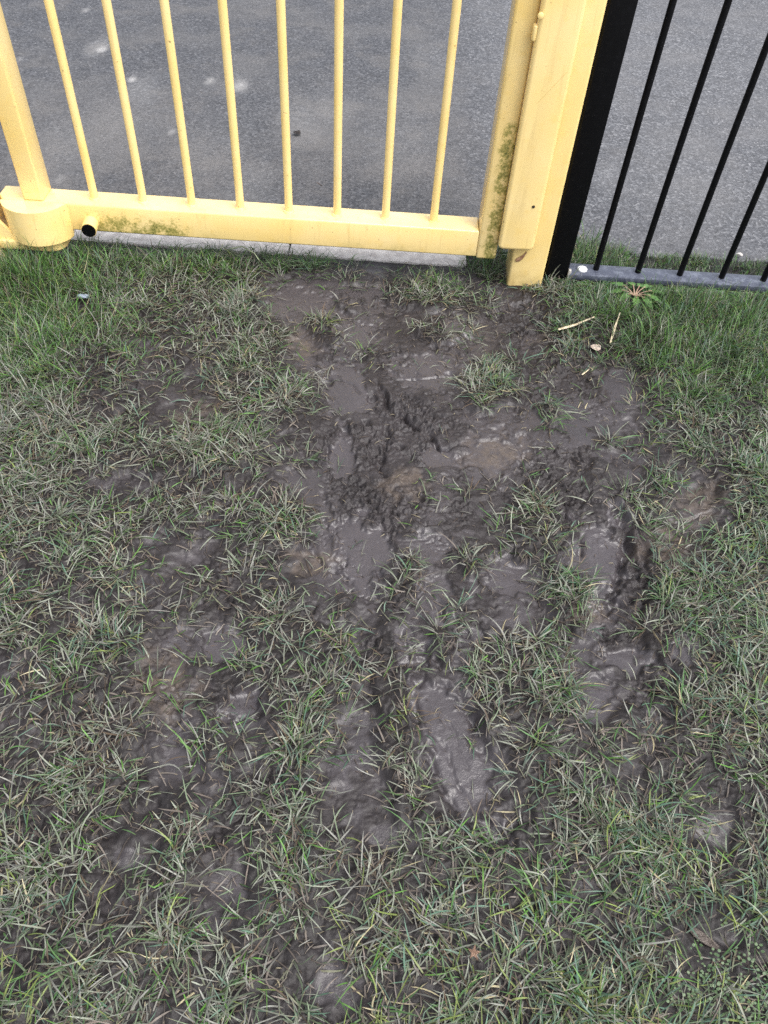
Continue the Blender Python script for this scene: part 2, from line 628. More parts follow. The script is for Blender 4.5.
def mat_mud():
    q = N('wet_mud')
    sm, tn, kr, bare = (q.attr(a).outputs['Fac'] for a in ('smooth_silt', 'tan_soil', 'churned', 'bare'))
    n1, n2, n3 = q.noise(9, 5), q.noise(55, 5), q.noise(420, 3)
    c = q.ramp(n1, [(.3, (.0145, .0120, .0125)), (.7, (.034, .0288, .0305))])
    c = q.mix(q.step(n2, .38, .66), c, (.0225, .0190, .0198))
    c = q.mix(q.math('SUBTRACT', 1.0, bare), c, (.0135, .0112, .0114))  # darker colour under turf paints in the shade between grass blades
    c = q.mix(q.math('MULTIPLY', sm, q.math('ADD', .36, q.math('MULTIPLY', n1, .45))), c, (.066, .0580, .0640))
    c = q.mix(q.math('MULTIPLY', tn, q.step(n2, .3, .7)), c, (.074, .058, .048))
    c = q.mix(q.math('MULTIPLY', q.step(n3, .58, .72), .6), c, (.018, .014, .012))
    c = q.mix(q.math('MULTIPLY', q.step(q.noise(700, 2), .66, .76), .30), c, (.10, .082, .065))
    r = q.math('ADD', q.math('MULTIPLY', sm, -.24), q.math('ADD', .44, q.math('MULTIPLY', n2, .22)))
    b = q.bump(n3, .55, .0012)
    b = q.bump(q.noise(1500, 2), .25, .0005, b)
    q.l(q.math('ADD', .30, q.math('MULTIPLY', sm, .25)), q.b.inputs['Specular IOR Level'])
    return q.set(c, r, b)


def mat_grass():
    q = N('grass_blades')
    col = q.attr('blade_colour').outputs['Color']
    n = q.noise(260, 2)
    c = q.mix(q.math('MULTIPLY', q.step(n, .5, .72), .45), col, (.085, .072, .062))
    q.set(c, .44, None, .35)
    tr = q.n('ShaderNodeBsdfTranslucent')
    q.l(c, tr.inputs['Color'])
    mx = q.n('ShaderNodeMixShader')
    mx.inputs[0].default_value = .22
    q.l(q.b.outputs[0], mx.inputs[1])
    q.l(tr.outputs[0], mx.inputs[2])
    q.l(mx.outputs[0], q.o.inputs['Surface'])
    return q.m


def mat_tarmac():
    q = N('worn_tarmac')
    st = q.attr('stain').outputs['Fac']
    co_ = q.attr('coarse').outputs['Fac']
    v = q.n('ShaderNodeTexVoronoi')
    v.inputs['Scale'].default_value = 165
    q.l(q.pos(), v.inputs['Vector'])
    sp = q.n('ShaderNodeSeparateColor')
    q.l(v.outputs['Color'], sp.inputs[0])
    stone = sp.outputs[0]
    n1, n2 = q.noise(3.0, 5, .6), q.noise(30, 4, .6)
    fine = q.noise(130, 5, .75)
    base = q.ramp(stone, [(0, (.016, .017, .020)), (.45, (.050, .052, .060)), (.8, (.096, .100, .111)), (1, (.21, .212, .222))])
    binder = q.mix(q.step(fine, .35, .7), (.022, .0235, .028), (.085, .088, .099))
    c = q.mix(q.math('ADD', .35, q.math('MULTIPLY', co_, .45)), binder, base)
    c = q.mix(q.math('MULTIPLY', q.step(n1, .42, .68), .5), c, (.105, .102, .102))
    c = q.mix(q.math('MULTIPLY', q.step(n2, .55, .75), .30), c, (.035, .035, .039))
    c = q.mix(q.math('MULTIPLY', co_, .22), c, (.15, .154, .167))
    c = q.mix(q.math('MULTIPLY', q.step(q.noise(5.5, 6, .7), .50, .66), q.math('SUBTRACT', .38, q.math('MULTIPLY', co_, .25))), c, (.110, .104, .100))
    c = q.mix(q.math('MULTIPLY', q.step(q.noise(16, 6, .75), .54, .66), .45), c, (.032, .033, .037))
    c = q.mix(q.math('MULTIPLY', q.step(q.noise(480, 2, .5), .60, .70), .3), c, (.24, .24, .245))
    c = q.mix(q.math('MULTIPLY', q.attr('dust').outputs['Fac'], q.math('MULTIPLY', q.step(fine, .25, .7), .75)), c, (.130, .121, .116))
    pit = q.math('MULTIPLY', q.step(q.noise(120, 3, .6), .63, .70), .65)
    c = q.mix(pit, c, (.028, .028, .031))
    c = q.mix(q.math('MULTIPLY', st, .85), c, (.46, .45, .44))
    b = q.bump(v.outputs['Distance'], .45, .003)
    b = q.bump(q.noise(300, 3), .5, .002, b)
    return q.set(c, q.math('ADD', .62, q.math('MULTIPLY', n2, .2)), b, .35)


def mat_yellow(algae=None, name='yellow_paint'):
    """algae: list of (x0,x1,z0,z1,strength,noise scale)"""
    q = N(name)
    n1, n2, n3 = q.noise(7, 4), q.noise(45, 4), q.noise(260, 3)
    c = q.ramp(n1, [(.3, (.79, .575, .205)), (.7, (.83, .640, .300))])
    c = q.mix(q.math('MULTIPLY', q.step(n2, .52, .75), .35), c, (.79, .53, .14))
    mp = q.n('ShaderNodeMapping')
    mp.inputs['Scale'].default_value = (30, 30, 2.5)
    q.l(q.pos(), mp.inputs[0])
    c = q.mix(q.math('MULTIPLY', q.step(q.noise(3, 4, .6, mp.outputs[0]), .54, .74), .38), c, (.55, .40, .16))
    c = q.mix(q.math('MULTIPLY', q.step(q.noise(150, 2), .71, .76), .7), c, (.16, .11, .05))
    s = q.xyz()
    dirt = q.math('MULTIPLY', q.step(s[2], .05, .0), q.step(n2, .3, .62))
    c = q.mix(q.math('MULTIPLY', dirt, .5), c, (.33, .23, .08))
    for (x0, x1, z0, z1, k, sc, g) in (algae or []):
        mx_ = q.math('MULTIPLY', q.step(s[0], x0 - g, x0 + g), q.step(s[0], x1 + g, x1 - g))
        mz = q.math('MULTIPLY', q.step(s[2], z0 - .012, z0 + .012), q.step(s[2], z1 + .03, z1 - .03))
        mm = q.math('MULTIPLY', mx_, mz)
        nn = q.math('ADD', q.math('MULTIPLY', q.noise(sc, 6, .7), .6), q.math('MULTIPLY', q.noise(sc * 5, 4, .7), .4))
        f = q.math('MULTIPLY', q.step(q.math('ADD', nn, q.math('MULTIPLY', mm, .18)), .60, .72), mm)
        c = q.mix(q.math('MULTIPLY', f, k), c, (.30, .265, .065))
        f2 = q.math('MULTIPLY', q.step(q.math('ADD', nn, q.math('MULTIPLY', mm, .18)), .70, .80), mm)
        c = q.mix(q.math('MULTIPLY', f2, k), c, (.13, .135, .035))
    b = q.bump(n2, .08, .002)
    b = q.bump(n3, .10, .0006, b)
    q.b.inputs['Coat Weight'].default_value = .55
    q.b.inputs['Coat Roughness'].default_value = .16
    return q.set(c, q.math('ADD', .30, q.math('MULTIPLY', n2, .22)), b, .5)


def mat_black():
    q = N('black_gloss_paint')
    n1 = q.noise(90, 4)
    up = q.n('ShaderNodeSeparateXYZ')
    c = q.mix(q.math('MULTIPLY', q.step(n1, .55, .78), .6), (.002, .002, .0028), (.006, .0065, .009))
    c = q.mix(q.math('MULTIPLY', q.step(q.noise(420, 3, .7), .66, .72), .35), c, (.16, .16, .17))
    b = q.bump(q.noise(200, 3), .06, .001)
    return q.set(c, q.math('ADD', .36, q.math('MULTIPLY', n1, .15)), b, .16)


def mat_black_rail():
    q = N('black_paint_weathered_sky_tint')
    n1 = q.noise(60, 5, .65)
    c = q.mix(q.step(n1, .45, .72), (.055, .062, .088), (.125, .138, .175))  # blue-grey sky reflection painted into the black rail's base colour
    c = q.mix(q.math('MULTIPLY', q.step(q.noise(300, 4, .7), .60, .70), .5), c, (.30, .30, .31))
    return q.set(c, q.math('ADD', .30, q.math('MULTIPLY', n1, .2)), q.bump(n1, .1, .001), .5)


def mat_plain(name, a, b, scale, rough=.6, spec=.4, bs=.3, bd=.002):
    q = N(name)
    n1 = q.noise(scale, 5, .6)
    c = q.mix(q.step(n1, .35, .65), a, b)
    return q.set(c, rough, q.bump(n1, bs, bd), spec)


MUD, GRASS, TARMAC = mat_mud(), mat_grass(), mat_tarmac()
YEL = mat_yellow()
YEL_RAIL = mat_yellow([(-.66, -.42, .050, .108, .9, 40, .05), (-.90, .3, .05, .075, .25, 18, .05)], 'yellow_paint_algae_rail')
YEL_STILE = mat_yellow([(.210, .30, .02, .36, .9, 38, .014)], 'yellow_paint_algae_stile')
BLACK, BLACKR = mat_black(), mat_black_rail()
CONC = mat_plain('concrete_edging', (.36, .34, .335), (.52, .50, .49), 45, .8, .3, .4, .002)

# ------------------------------------------------------------------ ground
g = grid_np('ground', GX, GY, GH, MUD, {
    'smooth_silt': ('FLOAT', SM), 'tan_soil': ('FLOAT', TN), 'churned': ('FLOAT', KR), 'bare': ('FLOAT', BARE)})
tag(g, kind='structure')

# tarmac sheet
tx = axis(-1.7, 1.9, .006, -60, 60)
tv = axis(0, 2.4, .006, -.001, 60)
tv = tv[tv >= 0]
TX, TV = np.meshgrid(tx, tv)
TY = tarmac_edge(TX) * np.clip(1 - TV / .4, 0, 1) + 1.70 * (1 - np.clip(1 - TV / .4, 0, 1)) + TV
TZ = .0022 * fbm(TX * 4, TY * 4, 90, 3) + .0008 * fbm(TX * 90, TY * 90, 94, 2)
near_edge = np.exp(-(TV / .02) ** 2)
TZ = TZ + np.where(TX > .3, .002, .002) - near_edge * np.where(TX > .3, .010, .002)
STN = np.zeros_like(TX)
wt = fbm(TX * 50, TY * 50, 97, 3)
for (px, py, r, k) in [(101, 50, .022, .95), (98, 48, .05, .28), (132, 80, .016, .9), (138, 90, .07, .22), (144, 96, .06, .20), (210, 82, .018, .55),
                       (240, 87, .03, .7), (236, 86, .05, .25), (172, 132, .014, .5), (86, 11, .016, .45), (243, 87, .014, .5),
                       (60, 180, .018, .35), (20, 60, .012, .3), (300, 120, .10, .16), (310, 130, .06, .14), (430, 60, .10, .10),
                       (250, 185, .08, .20), (118, 125, .16, .10), (215, 150, .15, .10), (60, 150, .16, .12), (330, 110, .12, .12), (400, 140, .15, .10),
                       (690, 190, .20, .08), (650, 60, .3, .05), (612, 182, .06, .12)]:
    x, y = gpt(px, py)
    d = np.hypot(TX - x, (TY - y) * .5) / r
    STN = np.maximum(STN, .8 * k * (1 - sstep(.1, 1.25, d + .35 * wt)) * (.75 + .3 * wt))
DUST = sstep(2.75, 1.85, TY + .25 * fbm(TX * 3, TY * 3, 171, 3)) * sstep(.42, .15, TX) * np.clip(.55 + .6 * fbm(TX * 7, TY * 5, 174, 4, .6), 0, 1)
COARSE = sstep(.10, .40, TX + .1 * wt)
t = grid_np('tarmac', TX, TY, TZ, TARMAC, {'stain': ('FLOAT', STN), 'dust': ('FLOAT', DUST), 'coarse': ('FLOAT', COARSE)})
tag(t, kind='structure')

# concrete edging under the gate: kerb blocks butted end to end
bm = bmesh.new()
for (x0, x1) in ((-1.145, -.2262), (-.2232, .190)):
    b2 = bm_box(x0, x1, 1.641, 1.687, -.12, .0005, .003, 2)
    me = bpy.data.meshes.new('tmp')
    b2.to_mesh(me)
    b2.free()
    bm.from_mesh(me)
    bpy.data.meshes.remove(me)
tag(finish('kerb_edging', bm, CONC), kind='structure')

# ------------------------------------------------------------------ yellow gate
RB, RT, RY0, RY1 = .060, .1216, 1.5813, 1.6429
gate = empty('yellow_gate', (-.30, 1.612, 0), 'pale yellow steel gate of thin vertical bars above the bottom rail with green algae', 'gate')
finish('bottom_rail', bm_prism([(-.838, 1.6429), (-.838, 1.603), (-.822, 1.5813), (.199, 1.5813), (.199, 1.6429)], RB, RT, .004, 3), YEL_RAIL, gate)
GTOP = 1.08
finish('top_rail', bm_box(-.729, .199, 1.587, 1.637, GTOP - .05, GTOP, .004), YEL, gate)
finish('stile', bm_box(-.7785, -.7355, 1.5828, 1.6415, RT - .001, GTOP, .005), YEL, gate)
finish('stile', bm_box(.1995, .2437, 1.5775, 1.6420, .0575, GTOP, .006), YEL_STILE, gate)
bar0 = finish('bar', bm_rod((0, 0, 0), (0, 0, GTOP - .05 - RT + .004), .0085, 20), YEL, None)
for i in range(8):
    o = bar0 if i == 0 else bar0.copy()
    if i:
        COL.objects.link(o)
    o.parent = gate
    o.location = (-.635 + i * .105 - gate.location.x, 0, RT - .002)
    o.rotation_euler = (0, 0, i * 1.3)
weld = finish('weld_bead', bm_disc((0, 0, 0), .0122, .0045, 'Z', 18, .9), YEL, None)
for i, b_ in enumerate([c for c in gate.children if c.name.startswith('bar')]):
    o = weld if i == 0 else weld.copy()
    if i:
        COL.objects.link(o)
    o.parent = b_
    o.location = (.0006 * (-1) ** i, -.0008, .0012)
    o.rotation_euler = (.05 * (-1) ** i, .04, i)
# hinge housing: half drum standing proud of the rail front
cy_, rr = 1.6005, .0728
pts = [(-.757 + rr * math.cos(a), cy_ + rr * math.sin(a)) for a in np.linspace(math.pi + .27, 2 * math.pi - .27, 28)]
dr = finish('hinge_housing', bm_prism(pts, .047, .1226, .002, 2), YEL, gate)
# pipe stub with black cap
stub = finish('pipe_stub', bm_rod((-.643, 1.583, .081), (-.641, 1.553, .0785), .0160, 28), YEL, gate)
cap = finish('end_cap', bm_rod((-.6410, 1.5534, .0785), (-.6408, 1.5508, .0783), .0146, 28), BLACK, None)
cap.parent = stub
cap.location = (0, 0, 0)

# hinge post at the far left edge
hp = empty('hinge_post', (-.885, 1.575, 0), 'yellow hinge post cut off by the left edge beside the gate drum', 'post')
finish('post_body', bm_box(-.925, -.8425, 1.535, 1.615, -.10, 1.15, .005), YEL, hp)
pts = [(-.8415, 1.63), (-.8415, 1.545)] + [(-.735 + .03 * math.cos(a), 1.575 + .03 * math.sin(a)) for a in np.linspace(-math.pi / 2, 0, 10)] + [(-.705, 1.63)]
finish('base_plate', bm_prism(pts, .026, .0455, .002, 2), YEL, hp)
bm = bmesh.new()
vv = [bm.verts.new(p) for p in [(-.8415, 1.552, .0450), (-.800, 1.552, .0450), (-.8415, 1.552, .100), (-.8415, 1.560, .0450), (-.800, 1.560, .0450), (-.8415, 1.560, .100)]]
for f in ((0, 1, 2), (5, 4, 3), (0, 3, 4, 1), (1, 4, 5, 2), (2, 5, 3, 0)):
    bm.faces.new([vv[k] for k in f])
finish('gusset', bm, YEL, hp, False)

# closing post
cp = empty('latch_post', (.3175, 1.613, 0), 'thick yellow gate post with a flat stop plate on its front', 'post')
finish('post_body', bm_box(.279, .3568, 1.573, 1.651, -.15, 1.20, .006, 4), YEL, cp)
ol = []
for cx_, cz_, a0 in ((.3075, .1075, -90), (.3075, 1.09, 0), (.2515, 1.09, 90), (.2515, .1075, 180)):
    ol += [(cx_ + .0105 * math.cos(R(a0 + d)), -(cz_ + .0105 * math.sin(R(a0 + d)))) for d in (0, 22, 45, 68, 90)]
pb = bm_prism(ol[::-1], 1.5535, 1.5725, .0075, 4)
for v in pb.verts:
    v.co = Vector((v.co.x, v.co.z, -v.co.y))
pl = finish('stop_plate', pb, YEL, cp)
RUST = mat_plain('rust', (.20, .10, .05), (.32, .19, .11), 120, .8)
DARK = mat_plain('dark_hole', (.02, .015, .01), (.05, .035, .02), 90, .9)
o = finish('screw_hole', bm_disc((.2985, 1.5532, .199), .0032, .0012, 'Y', 14), DARK)
o.parent = pl
o = finish('screw_hole', bm_disc((.2440, 1.5565, .162), .0016, .0010, 'Y', 10), DARK)
o.parent = pl
def ypt(px, py, yy):
    d = AF + AR * (px - W / 2) / F - AU * (py - H / 2) / F
    p = CAM + d * yy / d[1]
    return float(p[0]), yy, float(p[2])


o = finish('scratch', bm_rod(ypt(536.5, 104, 1.5536), ypt(567, 72, 1.5536), .0004, 6), mat_plain('scraped_paint', (.50, .36, .12), (.62, .46, .18), 200, .6))
o.parent = pl
o.location = (0, 0, 0)
bm = bmesh.new()
prev = None
pa = [(.2875, .063), (.293, .066), (.299, .071), (.304, .078), (.307, .086)]
for k, (x, z) in enumerate(pa):
    w_ = .0032 + .0014 * math.sin(k * 1.3)
    ring = [bm.verts.new((x + dx, 1.5715 - dy, z + dz)) for dx, dy, dz in ((-w_ * .6, 0, w_), (0, .0018, 0), (w_ * .6, 0, -w_))]
    if prev:
        for j in range(2):
            bm.faces.new((prev[j], ring[j], ring[j + 1], prev[j + 1]))
    prev = ring
finish('rust_scar', bm, RUST, cp)
finish('bolt', bm_disc((.2425, 1.552, .545), .0055, .005, 'Y', 20), YEL, cp)
finish('stop_lug', bm_box(.2350, .2425, 1.556, 1.5735, .502, .528, .003), YEL, cp)

# ------------------------------------------------------------------ black fence
fence = empty('black_fence', (.80, 1.617, 0), 'black metal railing of round bars on a flat low rail', 'fence')
finish('fence_post', bm_box(.3655, .4165, 1.600, 1.651, -.15, 1.20, .004), BLACK, fence)
finish('bottom_rail', bm_box(.4185, 3.10, 1.592, 1.641, .012, .026, .0025, 2), BLACKR, fence)
finish('top_rail', bm_box(.4185, 3.10, 1.597, 1.637, 1.08, 1.10, .0025, 2), BLACK, fence)
bb = finish('bar', bm_rod((0, 0, 0), (0, 0, 1.060), .0068, 18), BLACK, None)
for i in range(28):
    o = bb if i == 0 else bb.copy()
    if i:
        COL.objects.link(o)
    o.parent = fence
    o.location = (.4818 + i * .0965 - fence.location.x, .003, .0235)
finish('bolt_cap', bm_disc((.4495, 1.6145, .0258), .0115, .005, 'Z', 24), mat_plain('galvanised_cap', (.55, .55, .55), (.72, .72, .72), 80, .45), fence)
finish('end_lug', bm_box(.4150, .4215, 1.594, 1.603, .004, .034, .002, 2), mat_plain('chipped_grey', (.25, .24, .22), (.42, .40, .36), 160, .8), fence)

# ------------------------------------------------------------------ grass
PAL = {
    'vivid': (.085, .205, .034), 'green': (.060, .140, .040), 'sage': (.116, .156, .092), 'pale': (.240, .262, .205), 'grey': (.215, .218, .192),
    'lime': (.180, .235, .060), 'straw': (.38, .335, .20), 'brown': (.095, .066, .042), 'mauve': (.17, .140, .118), 'blue': (.078, .150, .102)}
KEYS = list(PAL)
PC = np.array([PAL[k] for k in KEYS])


def colour_weights(x, y):
    """share of blade colours by place: lush by the fence and the top left, mud-greyed elsewhere, yellower at the bottom"""
    px, py = to_px(x, y)
    w = fbm(x * 9, y * 9, 120, 2) * .35
    lush = np.maximum(sstep(430, 290, py + 60 * w) * sstep(140, 20, px - 40 + 80 * w) * 1.0,
                      sstep(440, 330, py + 60 * w) * sstep(540, 620, px + 50 * w))
    lush = np.maximum(lush, .75 * sstep(300, 262, py))
    right = sstep(420, 640, px + 120 * w)
    bot = sstep(820, 960, py + 120 * w) * np.maximum(sstep(300, 400, px), sstep(150, 40, px) * .6)
    grey = np.clip(1 - lush - .55 * right - .5 * bot, 0.05, 1) * (.75 + w)
    clump = fbm(x * 22, y * 22, 130, 2)
    z = np.zeros_like(x)
    cols = {
        'vivid': 1.6 * lush + .10 + .2 * sstep(.15, .5, clump), 'green': 1.1 * lush + .55 * right + .30 + .35 * sstep(.1, .5, clump),
        'sage': .55 + .4 * right + .25 * grey, 'pale': .28 + .85 * grey + .30 * right, 'grey': .10 + 1.0 * grey,
        'lime': .05 + .45 * bot + .20 * lush + .06 * right, 'straw': .06 + .14 * bot + .05 * right, 'brown': .12 + .10 * grey,
        'mauve': .08 + .16 * grey, 'blue': .45 * right + .22 + .15 * bot}
    M = np.stack([np.clip(cols[k] + z, 0, None) for k in KEYS], -1)
    return M / M.sum(-1, keepdims=True), lush


def blocked(x, y):
    spot = np.zeros(x.shape, bool)
    for px, py, rad in ((632, 303, .032), (86, 303, .017), (703, 938, .017), (595, 350, .011), (574, 331, .008)):
        gx, gy = gpt(px, py)
        spot |= np.hypot(x - gx, y - gy) < rad
    gx, gy = gpt(86, 310)
    spot |= (np.abs(x - gx) < .012) & (np.abs(y - gy) < .02)
    b = (x > .272) & (x < .362) & (y > 1.567) & (y < 1.657)
    b |= (x > .360) & (x < .420) & (y > 1.596) & (y < 1.655)
    b |= (x > -1.15) & (x < .195) & (y > 1.634) & (y < 1.70)
    b |= (x < -.70) & (y > 1.543) & (y < 1.66)
    b |= (x > .42) & (y > 1.588) & (y < 1.645)
    b |= y > tarmac_edge(x) + .006
    b |= (y > 1.612) & (x < .19) & (np.modf(x * 9173.3)[0] % 1 < .25)
    return b | spot


def plant():
    x0, x1, y0, y1 = -1.25, 1.35, -.22, 1.80
    area = (x1 - x0) * (y1 - y0) * 1e4                     # cm2
    n = int(area * 1.0)
    tx_ = x0 + rng.random(n) * (x1 - x0)
    ty_ = y0 + rng.random(n) * (y1 - y0)
    px, py = to_px(tx_, ty_)
    vis = (px > -90) & (px < 860) & (py < 1110)
    c = cover(tx_, ty_)
    c = np.where(ty_ > 1.60, np.where(tx_ > .19, .9 - .18 * sstep(.60, .86, tx_), c), c)
    mod = perlin(tx_ * 34, ty_ * 34, 140)
    p = np.clip(c * 1.12 + .62 * mod - .13, 0, 1.05) ** 2.4 * 1.30
    p = np.maximum(p, .075 * np.sqrt(np.clip(c, 0, 1)) + .012)
    keep = (rng.random(n) < p) & (vis | (rng.random(n) < .75))
    tx_, ty_, c = tx_[keep], ty_[keep], c[keep]
    px, py = to_px(tx_, ty_)
    lush_t = colour_weights(tx_, ty_)[1]
    nb = np.maximum(1, rng.poisson(2.0 + 2.6 * c + 1.6 * lush_t))
    big = rng.random(len(tx_)) < .15 * (c > .25)
    nb = np.where(big, nb + rng.integers(7, 20, len(nb)), nb)
    idx = np.repeat(np.arange(len(tx_)), nb)
    sp = np.where(big, .0085, .0075)[idx]
    bx = tx_[idx] + rng.normal(0, 1, len(idx)) * sp
    by = ty_[idx] + rng.normal(0, 1, len(idx)) * sp
    az = np.arctan2(by - ty_[idx], bx - tx_[idx]) + rng.normal(0, .9, len(idx))
    # neighbouring blades are combed the same way by feet and rain
    comb = fbm(bx * 6, by * 6, 150, 2) * 3.2
    usec = rng.random(len(idx)) < np.where(big[idx], .08, .38)
    az = np.where(usec, comb + rng.normal(0, .5, len(idx)), az)
    lush = lush_t[idx]
    cc = c[idx]
    L = (.015 + .021 * rng.random(len(idx)) + .024 * (rng.random(len(idx)) < .3) * rng.random(len(idx)))
    L = L * np.where((by > 1.64) & (bx > .42), 1.15 - .75 * sstep(.46, .62, bx), 1)
    L = L * (.78 + .35 * cc + .35 * lush) * np.where(big[idx], 1.2, 1)
    e0 = R(18) + R(52) * rng.random(len(idx)) * (.45 + .55 * cc) + R(22) * lush
    e1 = e0 - R(15) - R(50) * rng.random(len(idx)) + R(5) * lush
    wd = (.00046 + .00062 * rng.random(len(idx))) * (1 - .18 * lush)
    cw, _ = colour_weights(bx, by)
    ks = (rng.random(len(idx))[:, None] > np.cumsum(cw, 1)).sum(1).clip(0, len(KEYS) - 1)
    # a tuft tends to be one colour
    kt = ks[np.searchsorted(idx, np.arange(len(tx_)))]
    ks = np.where(rng.random(len(idx)) < .35, kt[idx], ks)
    col = PC[ks] * (.42 + .80 * rng.random(len(idx)))[:, None]
    straw = ks == KEYS.index('straw')
    e0 = np.where(straw, e0 * .4, e0)
    return bx, by, az, L, e0, e1, wd, col


def litter():
    """short dead thatch and root fibres lying on the soil"""
    n = 26000
    x = -1.1 + 2.3 * rng.random(n)
    y = -.1 + 1.72 * rng.random(n)
    c = cover(x, y)
    k = rng.random(n) < (.16 + .7 * c)
    x, y = x[k], y[k]
    n = len(x)
    az = rng.random(n) * 6.283
    L = .006 + .016 * rng.random(n) ** 2
    e = np.zeros(n) + R(4)
    tone = rng.random(n)
    col = np.where(tone[:, None] < .55, np.array([.075, .056, .045]), np.where(tone[:, None] < .85, np.array([.17, .14, .11]), np.array([.30, .26, .17])))
    return x, y, az, L, e, e - R(12), .0003 + .0004 * rng.random(n), col * (.7 + .6 * rng.random(n))[:, None]


def dead_mat():
    """longer dead and muddied blades pressed flat between the live ones"""
    n = 34000
    x = -1.1 + 2.3 * rng.random(n)
    y = -.1 + 1.70 * rng.random(n)
    c = cover(x, y)
    k = rng.random(n) < np.clip(1.25 * c - .12, .02, 1) ** 1.3
    x, y = x[k], y[k]
    n = len(x)
    az = fbm(x * 6, y * 6, 160, 2) * 3 + rng.normal(0, 1.1, n)
    L = .012 + .026 * rng.random(n)
    e = R(3) + R(16) * rng.random(n)
    t_ = rng.random(n)[:, None]
    col = np.where(t_ < .5, np.array([.060, .048, .040]), np.where(t_ < .8, np.array([.135, .115, .098]), np.array([.115, .120, .075])))
    return x, y, az, L, e, e - R(22), .0005 + .0007 * rng.random(n), col * (.7 + .6 * rng.random(n))[:, None]


def blades(name, sets):
    bx, by, az, L, e0, e1, wd, col = [np.concatenate([s[i] for s in sets]) for i in range(8)]
    ok = ~blocked(bx, by)
    bx, by, az, L, e0, e1, wd, col = (a[ok] for a in (bx, by, az, L, e0, e1, wd, col))
    n = len(bx)
    K = 5
    zb = hgt(bx, by) - .0015
    P = np.zeros((n, K + 1, 3))
    Sd = np.zeros((n, K + 1, 3))
    p = np.stack([bx, by, zb], -1)
    turn = rng.normal(0, .09, n)
    kink = rng.integers(1, K, n)
    kinky = rng.random(n) < .18
    a = az.copy()
    tw0 = rng.normal(0, .55, n)
    lowr = rng.random(n)
    for j in range(K + 1):
        P[:, j] = p
        f = j / K
        tw = tw0 * (1 - f) + rng.normal(0, .12, n)
        Sd[:, j, 0] = -np.sin(a) * np.cos(tw)
        Sd[:, j, 1] = np.cos(a) * np.cos(tw)
        Sd[:, j, 2] = np.sin(tw)
        e = e0 + (e1 - e0) * (f + .5 / K)
        a = a + turn + np.where(kinky & (kink == j), rng.normal(0, .7, n), 0)
        st = (L / K)[:, None] * np.stack([np.cos(e) * np.cos(a), np.cos(e) * np.sin(a), np.sin(e)], -1)
        p = p + st
        floor = hgt(p[:, 0], p[:, 1]) + .0008 + .0022 * rng.random(n)
        p[:, 2] = np.maximum(p[:, 2], floor)
        kerb = (bx < .19) & (p[:, 1] > 1.585)
        p[:, 2] = np.where(kerb, np.minimum(p[:, 2], .008 + .014 * lowr + .02 * (lowr > .92)), p[:, 2])
        rail = (bx > .42) & (by < 1.592)
        p[:, 1] = np.where(rail, np.minimum(p[:, 1], 1.5885 + .012 * (p[:, 2] > .028) * (lowr < .12)), p[:, 1])
        near = rail & (p[:, 1] > 1.545)
        p[:, 2] = np.where(near, np.minimum(p[:, 2], .006 + .45 * (1.592 - p[:, 1]) + .012 * lowr + .03 * (lowr > .93)), p[:, 2])
        # stay on this side of the edging, rail bottom and posts
        p[:, 1] = np.where((bx > -1.15) & (bx < .19) & (by < 1.64), np.minimum(p[:, 1], 1.637 + .018 * (p[:, 2] > .006)), p[:, 1])
    prof = np.array([.75, 1.0, 1.0, .86, .58, .0])
    co_ = np.zeros((n, 2 * K + 1, 3))
    cl = np.ones((n, 2 * K + 1, 4))
    mudk = np.clip(rng.normal(.25, .4, n), 0, .9)
    base_t = np.array([.26, .22, .15])
    for j in range(K):
        w_ = (wd * prof[j])[:, None]
        co_[:, 2 * j] = P[:, j] - Sd[:, j] * w_
        co_[:, 2 * j + 1] = P[:, j] + Sd[:, j] * w_
        f = j / K
        pale = max(0, .35 - f) * .9
        muddy = (mudk * max(0, 1 - f / .62))[:, None]
        cj = (col * (1 - pale) + base_t * pale * .8) * (1 - muddy) + np.array([.060, .050, .046]) * muddy
        cl[:, 2 * j, :3] = cj * .96
        cl[:, 2 * j + 1, :3] = cj * 1.04
    co_[:, 2 * K] = P[:, K]
    tip = rng.random(n) < .22
    cl[:, 2 * K, :3] = np.where(tip[:, None], np.array([.36, .29, .16]), col)
    off = (np.arange(n) * (2 * K + 1))[:, None]
    quad = np.array([[2 * j, 2 * j + 1, 2 * j + 3, 2 * j + 2] for j in range(K - 1)]).ravel()
    tri = np.array([2 * K - 2, 2 * K - 1, 2 * K])
    loops = (off + np.concatenate([quad, tri])[None]).ravel()
    tot = np.tile(np.array([4] * (K - 1) + [3]), n)
    st = np.concatenate([[0], np.cumsum(tot)[:-1]])
    print(name, n, 'blades')
    return mesh_np(name, co_.reshape(-1, 3), loops, st, tot, GRASS, {'blade_colour': ('FLOAT_COLOR', cl.reshape(-1, 4))})


gr = blades('grass', [plant(), dead_mat(), litter()])
tag(gr, 'short trampled grass, lush by the fence and muddy elsewhere', 'grass', kind='stuff')

# ------------------------------------------------------------------ small things lying about


def blob(name, px, py, sx, sy, sz, mat, rot=0, sub=2, seed=1, sharp=.25, lift=.3, z=None):
    x, y = gpt(px, py)
    bm = bmesh.new()
    bmesh.ops.create_icosphere(bm, subdivisions=sub, radius=1)
    r_ = random.Random(seed)
    cut = [Vector((r_.gauss(0, 1), r_.gauss(0, 1), r_.gauss(0, .7))).normalized() for _ in range(7)]
    for v in bm.verts:
        for k in cut:
            d = v.co.dot(k)
            if d > 1 - sharp:
                v.co -= k * (d - (1 - sharp))
        v.co = Vector((v.co.x * sx, v.co.y * sy, v.co.z * sz))
    o = finish(name, bm, mat)
    o.location = (x, y, (float(hgt(np.array([x]), np.array([y]))[0]) if z is None else z) + sz * lift)
    o.rotation_euler = (0, 0, rot)
    return o


